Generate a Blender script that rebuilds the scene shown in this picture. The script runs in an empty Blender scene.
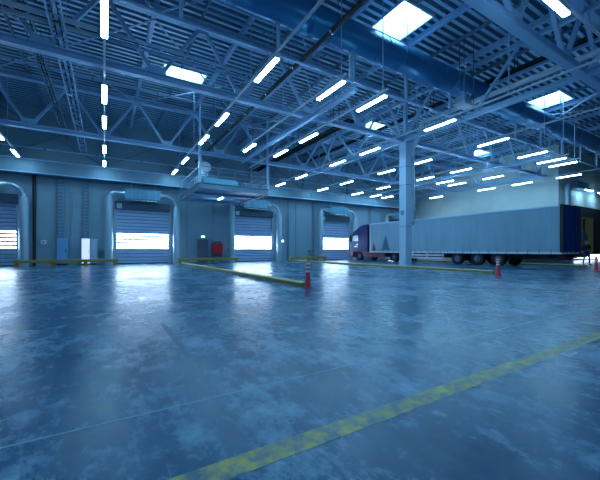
import bpy, math, random
from mathutils import Vector, Matrix
random.seed(7)
SC = bpy.context.scene
COL = SC.collection

# ------------------------------------------------------------------ helpers
class MB:
    def __init__(self):
        self.v = []; self.f = []; self.m = []; self.mi = 0
    def add(self, vs, fs):
        b = len(self.v); self.v += [tuple(p) for p in vs]
        for q in fs:
            self.f.append([i + b for i in q]); self.m.append(self.mi)
        return self
    def box(self, x0, x1, y0, y1, z0, z1):
        return self.add([(x0,y0,z0),(x1,y0,z0),(x1,y1,z0),(x0,y1,z0),(x0,y0,z1),(x1,y0,z1),(x1,y1,z1),(x0,y1,z1)],
            [(0,3,2,1),(4,5,6,7),(0,1,5,4),(1,2,6,5),(2,3,7,6),(3,0,4,7)])
    def frame(self, p0, p1):
        p0 = Vector(p0); p1 = Vector(p1); d = (p1 - p0).normalized()
        up = Vector((0,0,1)) if abs(d.z) < .95 else Vector((0,1,0))
        s = d.cross(up).normalized(); u = s.cross(d).normalized()
        return p0, p1, s, u
    def bar(self, p0, p1, w, h):
        p0, p1, s, u = self.frame(p0, p1)
        vs = []
        for p in (p0, p1):
            for a, b in ((-1,-1),(1,-1),(1,1),(-1,1)):
                vs.append(p + s*(a*w/2) + u*(b*h/2))
        return self.add(vs, [(0,1,2,3),(7,6,5,4),(0,4,5,1),(1,5,6,2),(2,6,7,3),(3,7,4,0)])
    def ibeam(self, p0, p1, w, h, t=.02):
        P0, P1, s, u = self.frame(p0, p1)
        o = u*(h/2 - t/2)
        self.bar(P0+o, P1+o, w, t); self.bar(P0-o, P1-o, w, t); self.bar(P0, P1, t, h-2*t)
        return self
    def path(self, pts, rs, n=12, cap=True):
        pts = [Vector(p) for p in pts]
        if not hasattr(rs, '__len__'): rs = [rs]*len(pts)
        vs = []; prev = None
        for i, p in enumerate(pts):
            a = pts[max(i-1,0)]; b = pts[min(i+1,len(pts)-1)]
            d = (b-a).normalized()
            if prev is None:
                up = Vector((0,0,1)) if abs(d.z) < .9 else Vector((0,1,0))
                s = d.cross(up).normalized()
            else:
                s = (prev - d*prev.dot(d)).normalized()
            prev = s; u = s.cross(d)
            for k in range(n):
                t = 2*math.pi*k/n
                vs.append(p + (s*math.cos(t) + u*math.sin(t))*rs[i])
        fs = []
        for i in range(len(pts)-1):
            for k in range(n):
                k2 = (k+1) % n
                fs.append((i*n+k, i*n+k2, (i+1)*n+k2, (i+1)*n+k))
        if cap:
            fs.append(tuple(range(n-1,-1,-1))); fs.append(tuple((len(pts)-1)*n+k for k in range(n)))
        return self.add(vs, fs)
    def tube(self, p0, p1, r, n=10): return self.path([p0,p1], r, n)
    def prism(self, poly, axis, a0, a1):
        # poly: list of 2D points in the two remaining axes
        def mk(p, a):
            if axis == 'x': return (a, p[0], p[1])
            if axis == 'y': return (p[0], a, p[1])
            return (p[0], p[1], a)
        n = len(poly)
        vs = [mk(p,a0) for p in poly] + [mk(p,a1) for p in poly]
        fs = [tuple(range(n-1,-1,-1)), tuple(range(n,2*n))] + [(k,(k+1)%n,n+(k+1)%n,n+k) for k in range(n)]
        return self.add(vs, fs)
    def lathe(self, prof, c=(0,0,0), n=20):
        vs = []; m = len(prof)
        for k in range(n):
            t = 2*math.pi*k/n
            for r, z in prof: vs.append((c[0]+r*math.cos(t), c[1]+r*math.sin(t), c[2]+z))
        fs = []
        for k in range(n):
            k2 = (k+1) % n
            for i in range(m-1): fs.append((k*m+i, k2*m+i, k2*m+i+1, k*m+i+1))
        return self.add(vs, fs)
    def build(self, name, mat, parent=None, smooth=False, bevel=0, loc=None, recalc=True):
        me = bpy.data.meshes.new(name); me.from_pydata(self.v, [], self.f); me.update()
        mats = mat if isinstance(mat, (list, tuple)) else [mat]
        for m_ in mats: me.materials.append(m_)
        me.polygons.foreach_set('material_index', self.m)
        if recalc:
            import bmesh
            bm = bmesh.new(); bm.from_mesh(me); bmesh.ops.recalc_face_normals(bm, faces=bm.faces[:]); bm.to_mesh(me); bm.free()
        if smooth:
            me.polygons.foreach_set('use_smooth', [True]*len(me.polygons))
            me.set_sharp_from_angle(angle=math.radians(40))
        o = bpy.data.objects.new(name, me); COL.objects.link(o)
        if parent: o.parent = parent
        if loc: o.location = loc
        if bevel:
            b = o.modifiers.new('bevel', 'BEVEL'); b.width = bevel; b.segments = 2; b.limit_method = 'ANGLE'
        return o

def tag(o, label=None, cat=None, group=None, kind=None):
    if label: o['label'] = label
    if cat: o['category'] = cat
    if group: o['group'] = group
    if kind: o['kind'] = kind
    return o
def thing(name, label, cat, loc=(0,0,0), rz=0, group=None):
    o = bpy.data.objects.new(name, None); COL.objects.link(o)
    o.location = loc; o.rotation_euler = (0,0,rz); o.empty_display_size = .2
    return tag(o, label, cat, group)
def dup(root, loc, rz=None, label=None, group=None):
    r = root.copy(); COL.objects.link(r); r.location = loc
    if rz is not None: r.rotation_euler = (0,0,rz)
    if label: r['label'] = label
    if group: r['group'] = group
    for ch in list(root.children):
        c = ch.copy(); COL.objects.link(c); c.parent = r
        for g in list(ch.children):
            d = g.copy(); COL.objects.link(d); d.parent = c
    return r

# ------------------------------------------------------------------ materials
def newmat(name):
    m = bpy.data.materials.new(name); m.use_nodes = True
    nt = m.node_tree; nt.nodes.clear()
    out = nt.nodes.new('ShaderNodeOutputMaterial')
    p = nt.nodes.new('ShaderNodeBsdfPrincipled')
    nt.links.new(p.outputs[0], out.inputs[0])
    return m, nt, p
def nd(nt, t, **kw):
    n = nt.nodes.new(t)
    for k, v in kw.items():
        if k in n.inputs.keys(): n.inputs[k].default_value = v
        else: setattr(n, k, v)
    return n
def paint(name, col, rough=.5, metal=0, var=.12, scale=3, bump=0, spec=.5):
    m, nt, p = newmat(name)
    tc = nd(nt, 'ShaderNodeTexCoord')
    no = nd(nt, 'ShaderNodeTexNoise', Scale=scale, Detail=5.0, Roughness=.6)
    nt.links.new(tc.outputs['Object'], no.inputs['Vector'])
    mx = nd(nt, 'ShaderNodeMix', data_type='RGBA')
    mx.inputs[6].default_value = tuple(c*(1-var) for c in col)+(1,)
    mx.inputs[7].default_value = tuple(min(1,c*(1+var)) for c in col)+(1,)
    nt.links.new(no.outputs['Fac'], mx.inputs[0]); nt.links.new(mx.outputs[2], p.inputs['Base Color'])
    p.inputs['Roughness'].default_value = rough; p.inputs['Metallic'].default_value = metal
    p.inputs['Specular IOR Level'].default_value = spec
    if bump:
        b = nd(nt, 'ShaderNodeBump', Strength=bump, Distance=.01)
        nt.links.new(no.outputs['Fac'], b.inputs['Height']); nt.links.new(b.outputs[0], p.inputs['Normal'])
    return m
def glow(name, col, strength):
    m, nt, p = newmat(name)
    p.inputs['Base Color'].default_value = (.6,.7,.8,1)
    p.inputs['Emission Color'].default_value = tuple(col)+(1,)
    p.inputs['Emission Strength'].default_value = strength
    return m

M = {}
M['steel'] = paint('painted_steel', (.44,.64,.86), .45, .1)
M['steel_dark'] = paint('grey_steel', (.20,.31,.42), .5, .1)
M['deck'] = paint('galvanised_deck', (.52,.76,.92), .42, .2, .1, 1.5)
M['deck_dark'] = paint('darker_deck_trough', (.19,.31,.43), .6, .1, .1, 1.5)  # webs and troughs in a darker tone than the lower flanges
M['duct'] = paint('spiral_duct_metal', (.05,.24,.46), .3, .45, .12, 2)
M['black'] = paint('black_plastic', (.012,.014,.02), .5)
M['rubber'] = paint('rubber', (.015,.017,.022), .8)
M['column'] = paint('column_cladding', (.50,.66,.84), .4, 0, .05)
M['pipe'] = paint('air_pipe_metal', (.42,.55,.62), .28, .55, .08)
M['pipe_pale'] = paint('air_column_metal', (.40,.52,.62), .38, .2, .08)
M['unit'] = paint('air_unit_panel', (.15,.37,.50), .35, .3, .1, 4)
M['yellow'] = paint('yellow_paint', (.44,.29,.05), .5, 0, .2, 8)
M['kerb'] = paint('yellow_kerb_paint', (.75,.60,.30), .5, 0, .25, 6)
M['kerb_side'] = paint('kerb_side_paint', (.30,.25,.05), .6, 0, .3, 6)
M['cone_red'] = paint('cone_red', (.95,.07,.10), .45)
M['cone_white'] = paint('cone_white', (.92,.92,.95), .4)
M['red'] = paint('red_enamel', (.75,.02,.03), .4)
M['grey_door'] = paint('grey_door_paint', (.13,.15,.20), .5)
M['white'] = paint('white_enamel', (.78,.80,.86), .35)
M['cab_blue'] = paint('cab_blue_paint', (.006,.022,.15), .6, 0, .06)
M['cab_maroon'] = paint('cab_maroon_paint', (.22,.05,.10), .5, 0, .15)
M['tarp_blue'] = paint('dark_blue_rear_paint', (.008,.035,.22), .5, 0, .1)
M['glass'] = paint('dark_glass', (.03,.04,.06), .06, 0, .02)
M['glass_pale'] = paint('pale_glow_glass', (.75,.80,.85), .1, 0, .05)  # door glow behind the cab side windows put into a pale colour
M['chrome'] = paint('bare_metal', (.6,.62,.66), .25, .9, .05)
M['hub'] = paint('wheel_rim', (.17,.18,.28), .5, .3)
M['tan'] = paint('tan_tarpaulin', (.85,.42,.12), .6, 0, .3, 1.5)
M['tarp_teal'] = paint('blue_tarpaulin_patch', (.06,.17,.28), .6)
M['cloth_dark'] = paint('dark_jacket', (.012,.015,.022), .85)
M['jeans'] = paint('blue_jeans', (.02,.06,.20), .85)
M['skin'] = paint('skin', (.42,.24,.17), .6)
M['hair'] = paint('brown_hair', (.09,.05,.03), .8)
M['cab_grey'] = paint('cabinet_blue_grey', (.22,.45,.75), .35)
LC = (.30,.66,1.0)
M['lamp'] = glow('lamp_diffuser', (.30,.68,1.0), 54)
M['daylight'] = glow('lit_window_slats', (.58,.80,1.0), 20)
M['sky'] = glow('skylight_dome', (.32,.72,1.0), 9.0)
M['sign'] = glow('lit_sign', (.45,1.0,.95), 2.5)

# tarpaulin curtain
def tarp(name, col, rough):
    m, nt, p = newmat(name)
    tc = nd(nt, 'ShaderNodeTexCoord')
    mp = nd(nt, 'ShaderNodeMapping'); mp.inputs['Scale'].default_value = (1,.8,.15)
    no = nd(nt, 'ShaderNodeTexNoise', Scale=3.0, Detail=4.0)
    nt.links.new(tc.outputs['Object'], mp.inputs[0]); nt.links.new(mp.outputs[0], no.inputs['Vector'])
    mx = nd(nt, 'ShaderNodeMix', data_type='RGBA')
    mx.inputs[6].default_value = tuple(c*.82 for c in col)+(1,); mx.inputs[7].default_value = tuple(c*1.15 for c in col)+(1,)
    nt.links.new(no.outputs['Fac'], mx.inputs[0]); nt.links.new(mx.outputs[2], p.inputs['Base Color'])
    p.inputs['Roughness'].default_value = rough
    b = nd(nt, 'ShaderNodeBump', Strength=.4, Distance=.05)
    nt.links.new(no.outputs['Fac'], b.inputs['Height']); nt.links.new(b.outputs[0], p.inputs['Normal'])
    return m
M['curtain'] = tarp('trailer_curtain', (.30,.46,.58), .5)
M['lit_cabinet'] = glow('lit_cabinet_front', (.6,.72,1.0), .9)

# wall cladding with faint horizontal ribs
def wallmat(name, col, ribs=1.0, amp=.35):
    m, nt, p = newmat(name)
    tc = nd(nt, 'ShaderNodeTexCoord'); sx = nd(nt, 'ShaderNodeSeparateXYZ')
    nt.links.new(tc.outputs['Object'], sx.inputs[0])
    mu = nd(nt, 'ShaderNodeMath', operation='MULTIPLY'); mu.inputs[1].default_value = 2*math.pi/ribs
    nt.links.new(sx.outputs['Z'], mu.inputs[0])
    si = nd(nt, 'ShaderNodeMath', operation='SINE'); nt.links.new(mu.outputs[0], si.inputs[0])
    pw = nd(nt, 'ShaderNodeMath', operation='GREATER_THAN'); pw.inputs[1].default_value = .95
    nt.links.new(si.outputs[0], pw.inputs[0])
    b = nd(nt, 'ShaderNodeBump', Strength=amp, Distance=.02); b.invert = True
    nt.links.new(pw.outputs[0], b.inputs['Height']); nt.links.new(b.outputs[0], p.inputs['Normal'])
    no = nd(nt, 'ShaderNodeTexNoise', Scale=.6, Detail=5.0)
    nt.links.new(tc.outputs['Object'], no.inputs['Vector'])
    mx = nd(nt, 'ShaderNodeMix', data_type='RGBA')
    mx.inputs[6].default_value = tuple(c*.85 for c in col)+(1,); mx.inputs[7].default_value = tuple(c*1.1 for c in col)+(1,)
    nt.links.new(no.outputs['Fac'], mx.inputs[0]); nt.links.new(mx.outputs[2], p.inputs['Base Color'])
    p.inputs['Roughness'].default_value = .55
    return m
M['wall'] = wallmat('wall_cladding', (.30,.42,.50))
M['wall_white'] = wallmat('white_wall_cladding', (.74,.74,.68))
M['header'] = paint('header_panel', (.21,.32,.40), .5, .15, .25, 1.2)
M['slat'] = paint('roller_slat', (.48,.60,.80), .38, .2, .06)
M['slat_joint'] = paint('slat_joint', (.16,.24,.36), .5)
M['slat_dark'] = paint('roller_housing', (.07,.12,.17), .5, .2)

# floor: power-floated concrete, mottled, scuffed
def floormat():
    m, nt, p = newmat('concrete_floor')
    tc = nd(nt, 'ShaderNodeTexCoord')
    L = nt.links.new
    def noise(scale, detail, sc=(1,1,1), rot=0, rough=.65, dist=0.0):
        mp = nd(nt, 'ShaderNodeMapping'); mp.inputs['Scale'].default_value = sc; mp.inputs['Rotation'].default_value = (0,0,rot)
        L(tc.outputs['Object'], mp.inputs[0])
        n = nd(nt, 'ShaderNodeTexNoise', Scale=scale, Detail=detail, Roughness=rough, Distortion=dist)
        L(mp.outputs[0], n.inputs['Vector']); return n.outputs['Fac']
    def ramp(x, a, b, lo=0., hi=1.):
        r = nd(nt, 'ShaderNodeMapRange'); L(x, r.inputs['Value'])
        r.inputs['From Min'].default_value = a; r.inputs['From Max'].default_value = b
        r.inputs['To Min'].default_value = lo; r.inputs['To Max'].default_value = hi; return r.outputs[0]
    def math_(op, a, b):
        n = nd(nt, 'ShaderNodeMath', operation=op)
        for i, q in enumerate((a,b)):
            if isinstance(q, (int,float)): n.inputs[i].default_value = q
            else: L(q, n.inputs[i])
        return n.outputs[0]
    big = ramp(noise(.30, 4, (1,1,1), .3, .55, .5), .36, .66)
    mid = ramp(noise(1.1, 10, (1,.6,1), .6, .72), .36, .68)
    fine = ramp(noise(7, 10, (1,.55,1), 1.1, .8), .36, .68)
    scuff = ramp(noise(2.0, 12, (1,.7,1), .2, .82), .49, .63)
    scr = ramp(noise(5, 5, (7,.25,1), -.45, .7), .60, .72)
    scr2 = ramp(noise(5, 5, (7,.22,1), .55, .7), .60, .72)
    v = math_('ADD', math_('MULTIPLY', big, .22), math_('MULTIPLY', mid, .30))
    v = math_('ADD', v, math_('MULTIPLY', fine, .30))
    v = math_('ADD', v, math_('MULTIPLY', math_('MULTIPLY', scuff, ramp(mid, 0, 1, .35, 1)), .62))
    v = math_('ADD', v, math_('MULTIPLY', math_('ADD', scr, scr2), .16))
    cr = nd(nt, 'ShaderNodeValToRGB'); L(v, cr.inputs[0])
    e = cr.color_ramp.elements
    e[0].position = .10; e[0].color = (.008,.060,.13,1)
    e[1].position = 1.0; e[1].color = (.32,.54,.72,1)
    k = cr.color_ramp.elements.new(.42); k.color = (.026,.118,.235,1)
    L(cr.outputs[0], p.inputs['Base Color'])
    L(ramp(v, .1, .95, .18, .42), p.inputs['Roughness'])
    p.inputs['Specular IOR Level'].default_value = .48
    b = nd(nt, 'ShaderNodeBump', Strength=.16, Distance=.01)
    L(math_('ADD', mid, math_('ADD', big, math_('MULTIPLY', fine, .5))), b.inputs['Height']); L(b.outputs[0], p.inputs['Normal'])
    return m
M['floor'] = floormat()

def wornpaint():
    m, nt, p = newmat('worn_yellow_floor_paint')
    L = nt.links.new
    tc = nd(nt, 'ShaderNodeTexCoord')
    a = nd(nt, 'ShaderNodeTexNoise', Scale=9.0, Detail=8.0, Roughness=.75)
    L(tc.outputs['Object'], a.inputs['Vector'])
    w = nd(nt, 'ShaderNodeMapRange'); L(a.outputs['Fac'], w.inputs['Value'])
    w.inputs['From Min'].default_value = .42; w.inputs['From Max'].default_value = .60
    mx = nd(nt, 'ShaderNodeMix', data_type='RGBA')
    mx.inputs[6].default_value = (.10,.18,.22,1); mx.inputs[7].default_value = (.62,.50,.12,1)
    L(w.outputs[0], mx.inputs[0]); L(mx.outputs[2], p.inputs['Base Color'])
    p.inputs['Roughness'].default_value = .38
    return m
M['line'] = wornpaint()
M['joint'] = paint('joint_filler', (.34,.50,.62), .5)
M['tyre_mark'] = paint('tyre_rubber_mark', (.03,.10,.18), .4, 0, .5, 12)

# ------------------------------------------------------------------ dimensions
YW = 29.2          # inner face of the door wall
XR = 36.0          # inner face of the right wall
YC = 13.2          # where the right wall steps back
HR = 11.15         # roof deck
HL = 7.2           # lamps
HC = 7.9           # underside of trusses
X0, X1, Y0 = -14.0, 50.0, -8.0
DOORS = [-7.1, 2.72, 12.38, 22.25, 32.1]
DW = 2.0           # half door width
DH = 4.9

# ------------------------------------------------------------------ setting
b = MB(); b.box(X0-1, X1+1, Y0-1, YW+4, -.2, 0)
tag(b.build('floor', M['floor']), kind='structure')

def back_wall():
    b = MB()
    edges = [X0]
    for c in DOORS: edges += [c-DW, c+DW]
    edges += [XR+.3]
    for i in range(0, len(edges), 2):
        if edges[i+1] > edges[i]: b.box(edges[i], edges[i+1], YW, YW+.3, 0, DH)
    b.box(X0, XR+.3, YW, YW+.3, DH, HR+.6)
    # vertical cover strips over the cladding joints
    for x in (-12,-3.05,-2.1,.0,6.2,8.4,10.0,15.3,17.2,19.6,25.0,27.2,29.5,34.5):
        b.box(x-.05, x+.05, YW-.07, YW, 0, 6.3)
    for x in range(-12, 36, 4):
        b.box(x-.05, x+.05, YW-.04, YW, 7.4, HR)
    tag(b.build('wall_back', M['wall']), kind='structure')
back_wall()
b = MB(); b.box(XR, XR+.3, YC, YW, 0, HR+.6)
for y in (15.4, 19.2, 21.6, 25.4): b.box(XR-.035, XR, y-.04, y+.04, 0, HR)
tag(b.build('wall_right', M['wall_white']), kind='structure')
# the wall that steps back beyond the trucks
D6 = (39.4, 48.4)
b = MB(); b.box(XR+.3, D6[0], YC, YC+.3, 0, HR+.6); b.box(D6[1], X1, YC, YC+.3, 0, HR+.6); b.box(D6[0], D6[1], YC, YC+.3, 5.5, HR+.6)
for x in (38.2,): b.box(x-.04, x+.04, YC-.035, YC, 0, HR)
tag(b.build('wall_step', M['wall_white']), kind='structure')
b = MB(); b.box(X1, X1+.3, Y0, YC+.3, 0, HR+.6); tag(b.build('wall_far_right', M['wall_white']), kind='structure')
b = MB(); b.box(X0-.3, X0, Y0, YW+.3, 0, HR+.6); tag(b.build('wall_left', M['wall']), kind='structure')
b = MB(); b.box(X0-.3, X1+.3, Y0-.3, Y0, 0, HR+.6); tag(b.build('wall_front', M['wall']), kind='structure')

# roof deck with trapezoidal ribs along X and holes for the skylights
PITCH = .36
SKY = [(10.3,12.05,9.0,10.9), (24.5,26.5,9.0,10.9), (2.8,5.0,18.5,20.2), (17.8,19.8,18.5,20.3), (32.0,34.0,18.2,20.1)]
SKY = [(a,c,Y0+round((p-Y0)/PITCH)*PITCH, Y0+round((q-Y0)/PITCH)*PITCH) for a,c,p,q in SKY]
b = MB()
xs = sorted({X0, X1} | {v for s in SKY for v in s[:2]})
ny = int((YW+.3-Y0)/PITCH)+1
for j in range(ny):
    y = Y0 + j*PITCH
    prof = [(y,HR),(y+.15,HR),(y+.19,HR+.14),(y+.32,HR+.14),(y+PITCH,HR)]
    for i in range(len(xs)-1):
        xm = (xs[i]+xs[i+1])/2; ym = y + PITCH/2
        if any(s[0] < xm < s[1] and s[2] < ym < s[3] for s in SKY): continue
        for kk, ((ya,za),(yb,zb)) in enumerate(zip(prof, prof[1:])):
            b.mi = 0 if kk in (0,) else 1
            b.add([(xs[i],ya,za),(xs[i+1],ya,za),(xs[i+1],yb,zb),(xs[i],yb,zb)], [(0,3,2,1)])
b.box(X0-.3, X1+.3, Y0-.3, Y0, HR+.14, HR+.3)
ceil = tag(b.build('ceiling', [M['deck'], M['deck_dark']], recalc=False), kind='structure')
x = 16.2 - 1.8*16; k = 0
while x < X1:
    big = k % 2 == 0
    segs = [(Y0, YW)]
    for s in SKY:
        if s[0]-.1 < x < s[1]+.1: segs = [(Y0, s[2]-.15), (s[3]+.15, YW)]
    b = MB()
    for (p, q) in segs:
        hh = .26 if big else .16
        b.ibeam((x, p, HR-hh/2), (x, q, HR-hh/2), .16 if big else .08, hh)
    b.build('purlin', M['steel'] if big else M['steel_dark'], ceil)
    x += 1.8; k += 1

for n, (a, c, p, q) in enumerate(SKY):
    w = MB(); w.box(a, c, p, q, HR+.62, HR+.66)
    wo = tag(w.build('window_%d' % (n+1), M['sky']), kind='structure')
    f = MB()
    f.box(a-.08, a, p-.08, q+.08, HR-.05, HR+.62); f.box(c, c+.08, p-.08, q+.08, HR-.05, HR+.62)
    f.box(a, c, p-.08, p, HR-.05, HR+.62); f.box(a, c, q, q+.08, HR-.05, HR+.62)
    f.build('skylight_frame', M['white'], wo)

# ------------------------------------------------------------------ roller doors
def roller_door(n, cx):
    """slatted curtain hung in the opening, window slats at eye height"""
    g = MB(); y = YW + .06
    def slats(mb, z0, z1, step):
        z = z0
        while z < z1 - .001:
            zt = min(z+step, z1)
            mb.prism([(y, z), (y-.05, z+.02), (y-.05, zt-.08), (y, zt-.015), (y, zt), (y+.05, zt), (y+.05, z)], 'x', cx-DW, cx+DW)
            mb.mi = 1; mb.box(cx-DW, cx+DW, y-.03, y, zt-.06, zt-.005); mb.mi = 0
            z = zt
    slats(g, .02, 1.15, .27); slats(g, 2.48, DH, .27)
    d = tag(g.build('door_%d' % n, [M['slat'], M['slat_joint']]), kind='structure')
    w = MB(); z = 1.15
    while z < 2.47:
        w.box(cx-DW, cx+DW, y-.02, y+.02, z, min(z+.266, 2.48)); z += .266
    w.build('window_strip', M['daylight'], d)
    s = MB()
    for k in range(6):
        z = 1.15 + k*.266
        if z > 2.5: break
        s.box(cx-DW, cx+DW, y-.06, y+.03, z-.07, z+.07)
    s.build('window_rail', M['slat'], d)
    h = MB(); h.box(cx-DW, cx+DW, YW-.28, YW-.01, 4.3, DH+.02)
    hh = h.build('roll_housing', M['slat_dark'], d, bevel=.03)
    h = MB(); h.box(cx-DW+.1, cx-DW+.45, YW-.36, YW-.28, 4.35, 4.75)
    h.build('motor', M['pipe'], hh, bevel=.02)
    for sx in (-1, 1):
        t = MB(); t.box(cx+sx*DW-.09, cx+sx*DW+.09, YW-.12, YW-.01, 0, 4.3)
        t.build('guide_rail', M['pipe_pale'], d)
    r = MB(); r.box(cx-DW, cx+DW, y-.07, y+.07, .0, .06); r.build('rubber_seal', M['rubber'], d)
for n, c in enumerate(DOORS): roller_door(n+1, c)

def air_curtain(cx, label, loc_y=YW-.75):
    t = thing('air_curtain_unit', label, 'air curtain', (cx, loc_y, 0), 0)
    u = MB(); u.box(-1.35, 1.15, -.28, .32, 5.05, 5.85); uu = u.build('fan_box', M['unit'], t, bevel=.03)
    u = MB()
    for x in (-.9,-.3,.3,.8): u.box(x-.015, x+.015, -.30, -.28, 5.05, 5.85)
    u.build('casing_seam', M['pipe'], uu)
    u = MB(); u.box(-1.2, 1.0, -.1, .1, 4.97, 5.05); u.build('outlet_slot', M['chrome'], uu)
    for sx, xe, R in ((-1, -1.35, .4), (1, 1.15, .85)):
        xp = sx*2.42
        pts = [(xe, 0, 5.45), (xe+sx*.35, 0, 5.5)]; rs = [.30, .15]
        cxx = xp - sx*R; zc = 5.5 - R
        for k in range(9):
            a = math.pi/2*k/8
            pts.append((cxx + sx*R*math.sin(a), 0, zc + R*math.cos(a))); rs.append(.135)
        e = MB(); e.path(pts, rs, 16); e.build('elbow_pipe', M['pipe'], t, smooth=True)
        e = MB(); e.path([(xp, 0, zc+.12), (xp, 0, zc-.12), (xp, 0, .0)], [.15,.27,.27], 18)
        pc = e.build('blower_column', M['pipe_pale'], t, smooth=True)
        for z in (1.6, 3.2, 4.4):
            e = MB(); e.tube((xp,0,z-.03), (xp,0,z+.03), .285, 18); e.build('clamp_band', M['pipe'], pc, smooth=True)
    u = MB()
    for x in (-.9, .8): u.bar((x, .2, 5.85), (x, .2, 6.35), .05, .05)
    u.build('bracket', M['steel'], t)
    return t
air_curtain(DOORS[0], 'blue air curtain unit over the roller door cut by the frame edge')
air_curtain(DOORS[1], 'blue air curtain unit over the roller door beside the white cabinet')
air_curtain(DOORS[2], 'air curtain unit over the roller door right of the red cabinet')
air_curtain(DOORS[3], 'air curtain unit over the roller door in front of the blue truck cab')
air_curtain(DOORS[4], 'air curtain unit showing above the long trailer roof')

# header duct along the wall above the doors
b = MB(); b.box(X0, XR-.9, YW-1.0, YW-.02, 6.35, 7.3); h = tag(b.build('trim_1', M['header'], bevel=.02), kind='structure')
b = MB(); x = X0+1
while x < XR-1:
    b.box(x-.02, x+.02, YW-1.025, YW-1.0, 6.35, 7.3); x += 2.4
b.build('panel_joint', M['steel_dark'], h)
b = MB(); b.box(X0, XR-.9, YW-1.05, YW-1.0, 7.22, 7.3); b.box(X0, XR-.9, YW-1.05, YW-1.0, 6.33, 6.40); b.build('edge_trim', M['steel'], h)

# ------------------------------------------------------------------ roof trusses
def truss(y, label, node, w=.30):
    t = thing('roof_truss', label, 'roof truss', (0, y, 0))
    zb = HC + .13; zt = 10.72
    c = MB(); c.ibeam((X0, 0, zb), (X1 if y < YC else XR, 0, zb), w, .26, .03); c.build('bottom_chord', M['steel'], t)
    c = MB(); c.ibeam((X0, 0, zt), (X1 if y < YC else XR, 0, zt), .36, .26, .03); c.build('top_chord', M['steel'], t)
    xe = X1 if y < YC else XR
    x = node
    while x > X0 + 2: x -= 3.6
    while x < xe - .2:
        for sx in (-1, 1):
            xt = x + sx*1.72
            if X0 < xt < xe:
                d = MB(); d.bar((x+sx*.12, 0, zb+.12), (xt, 0, zt-.12), .14, .13); d.build('diagonal', M['steel'], t)
        g = MB(); g.box(x-.34, x+.34, -.09, .09, zb+.13, zb+.40); g.build('gusset_plate', M['steel'], t)
        if X0 < x+1.8 < xe:
            g = MB(); g.box(x+1.8-.26, x+1.8+.26, -.09, .09, zt-.34, zt-.13); g.build('gusset_plate', M['steel'], t)
        x += 3.6
    return t
truss(5.1, 'blue steel roof truss nearest the camera, crossing the top right corner', 14.4)
truss(14.1, 'blue steel roof truss resting on the pale column', 16.2)
truss(23.3, 'blue steel roof truss between the column and the door wall', 14.4)

# longitudinal girder over the column
t = thing('roof_girder', 'steel lattice girder running over the pale column towards the door wall', 'girder', (16.2, 0, 0))
c = MB(); c.ibeam((0, Y0, 8.02), (0, 28.3, 8.02), .24, .24, .03); c.build('bottom_chord', M['steel'], t)
c = MB(); c.ibeam((0, Y0, 10.5), (0, 28.3, 10.5), .2, .2, .03); c.build('top_chord', M['steel'], t)
for i, y in enumerate([-4, .5, 5.1, 9.6, 14.1, 18.7, 23.3]):
    for s in (-1, 1):
        d = MB(); d.bar((0, y+.12*s, 8.14), (0, y+s*2.15, 10.4), .12, .12); d.build('diagonal', M['steel'], t)
t = thing('roof_girder', 'steel lattice girder along the top of the white wall', 'girder', (34.6, 0, 0))
c = MB(); c.ibeam((0, YC+.5, 8.02), (0, 28.3, 8.02), .24, .24, .03); c.build('bottom_chord', M['steel'], t)
for y in (16, 20, 24, 27):
    for s in (-1, 1):
        d = MB(); d.bar((0, y, 8.14), (0, y+s*1.6, 10.9), .1, .1); d.build('diagonal', M['steel'], t)
# single ties between the trusses
for x, lab in ((8.95, 'grey steel tie beam beside the two-lamp light rail above the kerb'), (26.9, 'grey steel tie beam above the rear half of the long trailer')):
    b = MB(); b.ibeam((x, 10.3, 7.80), (x, 23.3, 7.80), .22, .16, .03)
    b.bar((x,10.4,7.88),(x,10.4,9.36),.08,.08)
    tag(b.build('tie_beam', M['steel']), lab, 'beam')

# wall bracing between header and roof
t = thing('wall_bracing', 'dark crossed steel bracing on the door wall above the header', 'bracing', (0, YW-.12, 0))
for i, x in enumerate(range(-12, 36, 6)):
    for s in (0, 1):
        d = MB(); d.bar((x+6*s, 0, 7.5), (x+6*(1-s), .0 if s else -.08, 10.9), .07, .07); d.build('brace', M['steel_dark'], t)
    d = MB(); d.bar((x, .0, 7.32), (x, .0, 11), .16, .14); d.build('post', M['steel_dark'], t)

t = thing('wind_bracing', 'thin crossed rods under the roof between the two nearer trusses', 'bracing', (0, 0, 0))
for x in (-5.4, 1.8, 23.4):
    for s_ in (0, 1):
        d = MB(); d.bar((x+7.2*s_, 5.3, 10.45+.05*s_), (x+7.2*(1-s_), 13.9, 10.45+.05*s_), .05, .05); d.build('brace', M['column'], t)
t = thing('wind_bracing', 'thin crossed rods under the roof between column truss and far truss', 'bracing', (0, 0, 0))
for x in (-5.4, 1.8, 9.0, 16.2, 23.4):
    for s_ in (0, 1):
        d = MB(); d.bar((x+7.2*s_, 14.3, 10.45+.05*s_), (x+7.2*(1-s_), 23.1, 10.45+.05*s_), .05, .05); d.build('brace', M['column'], t)

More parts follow.
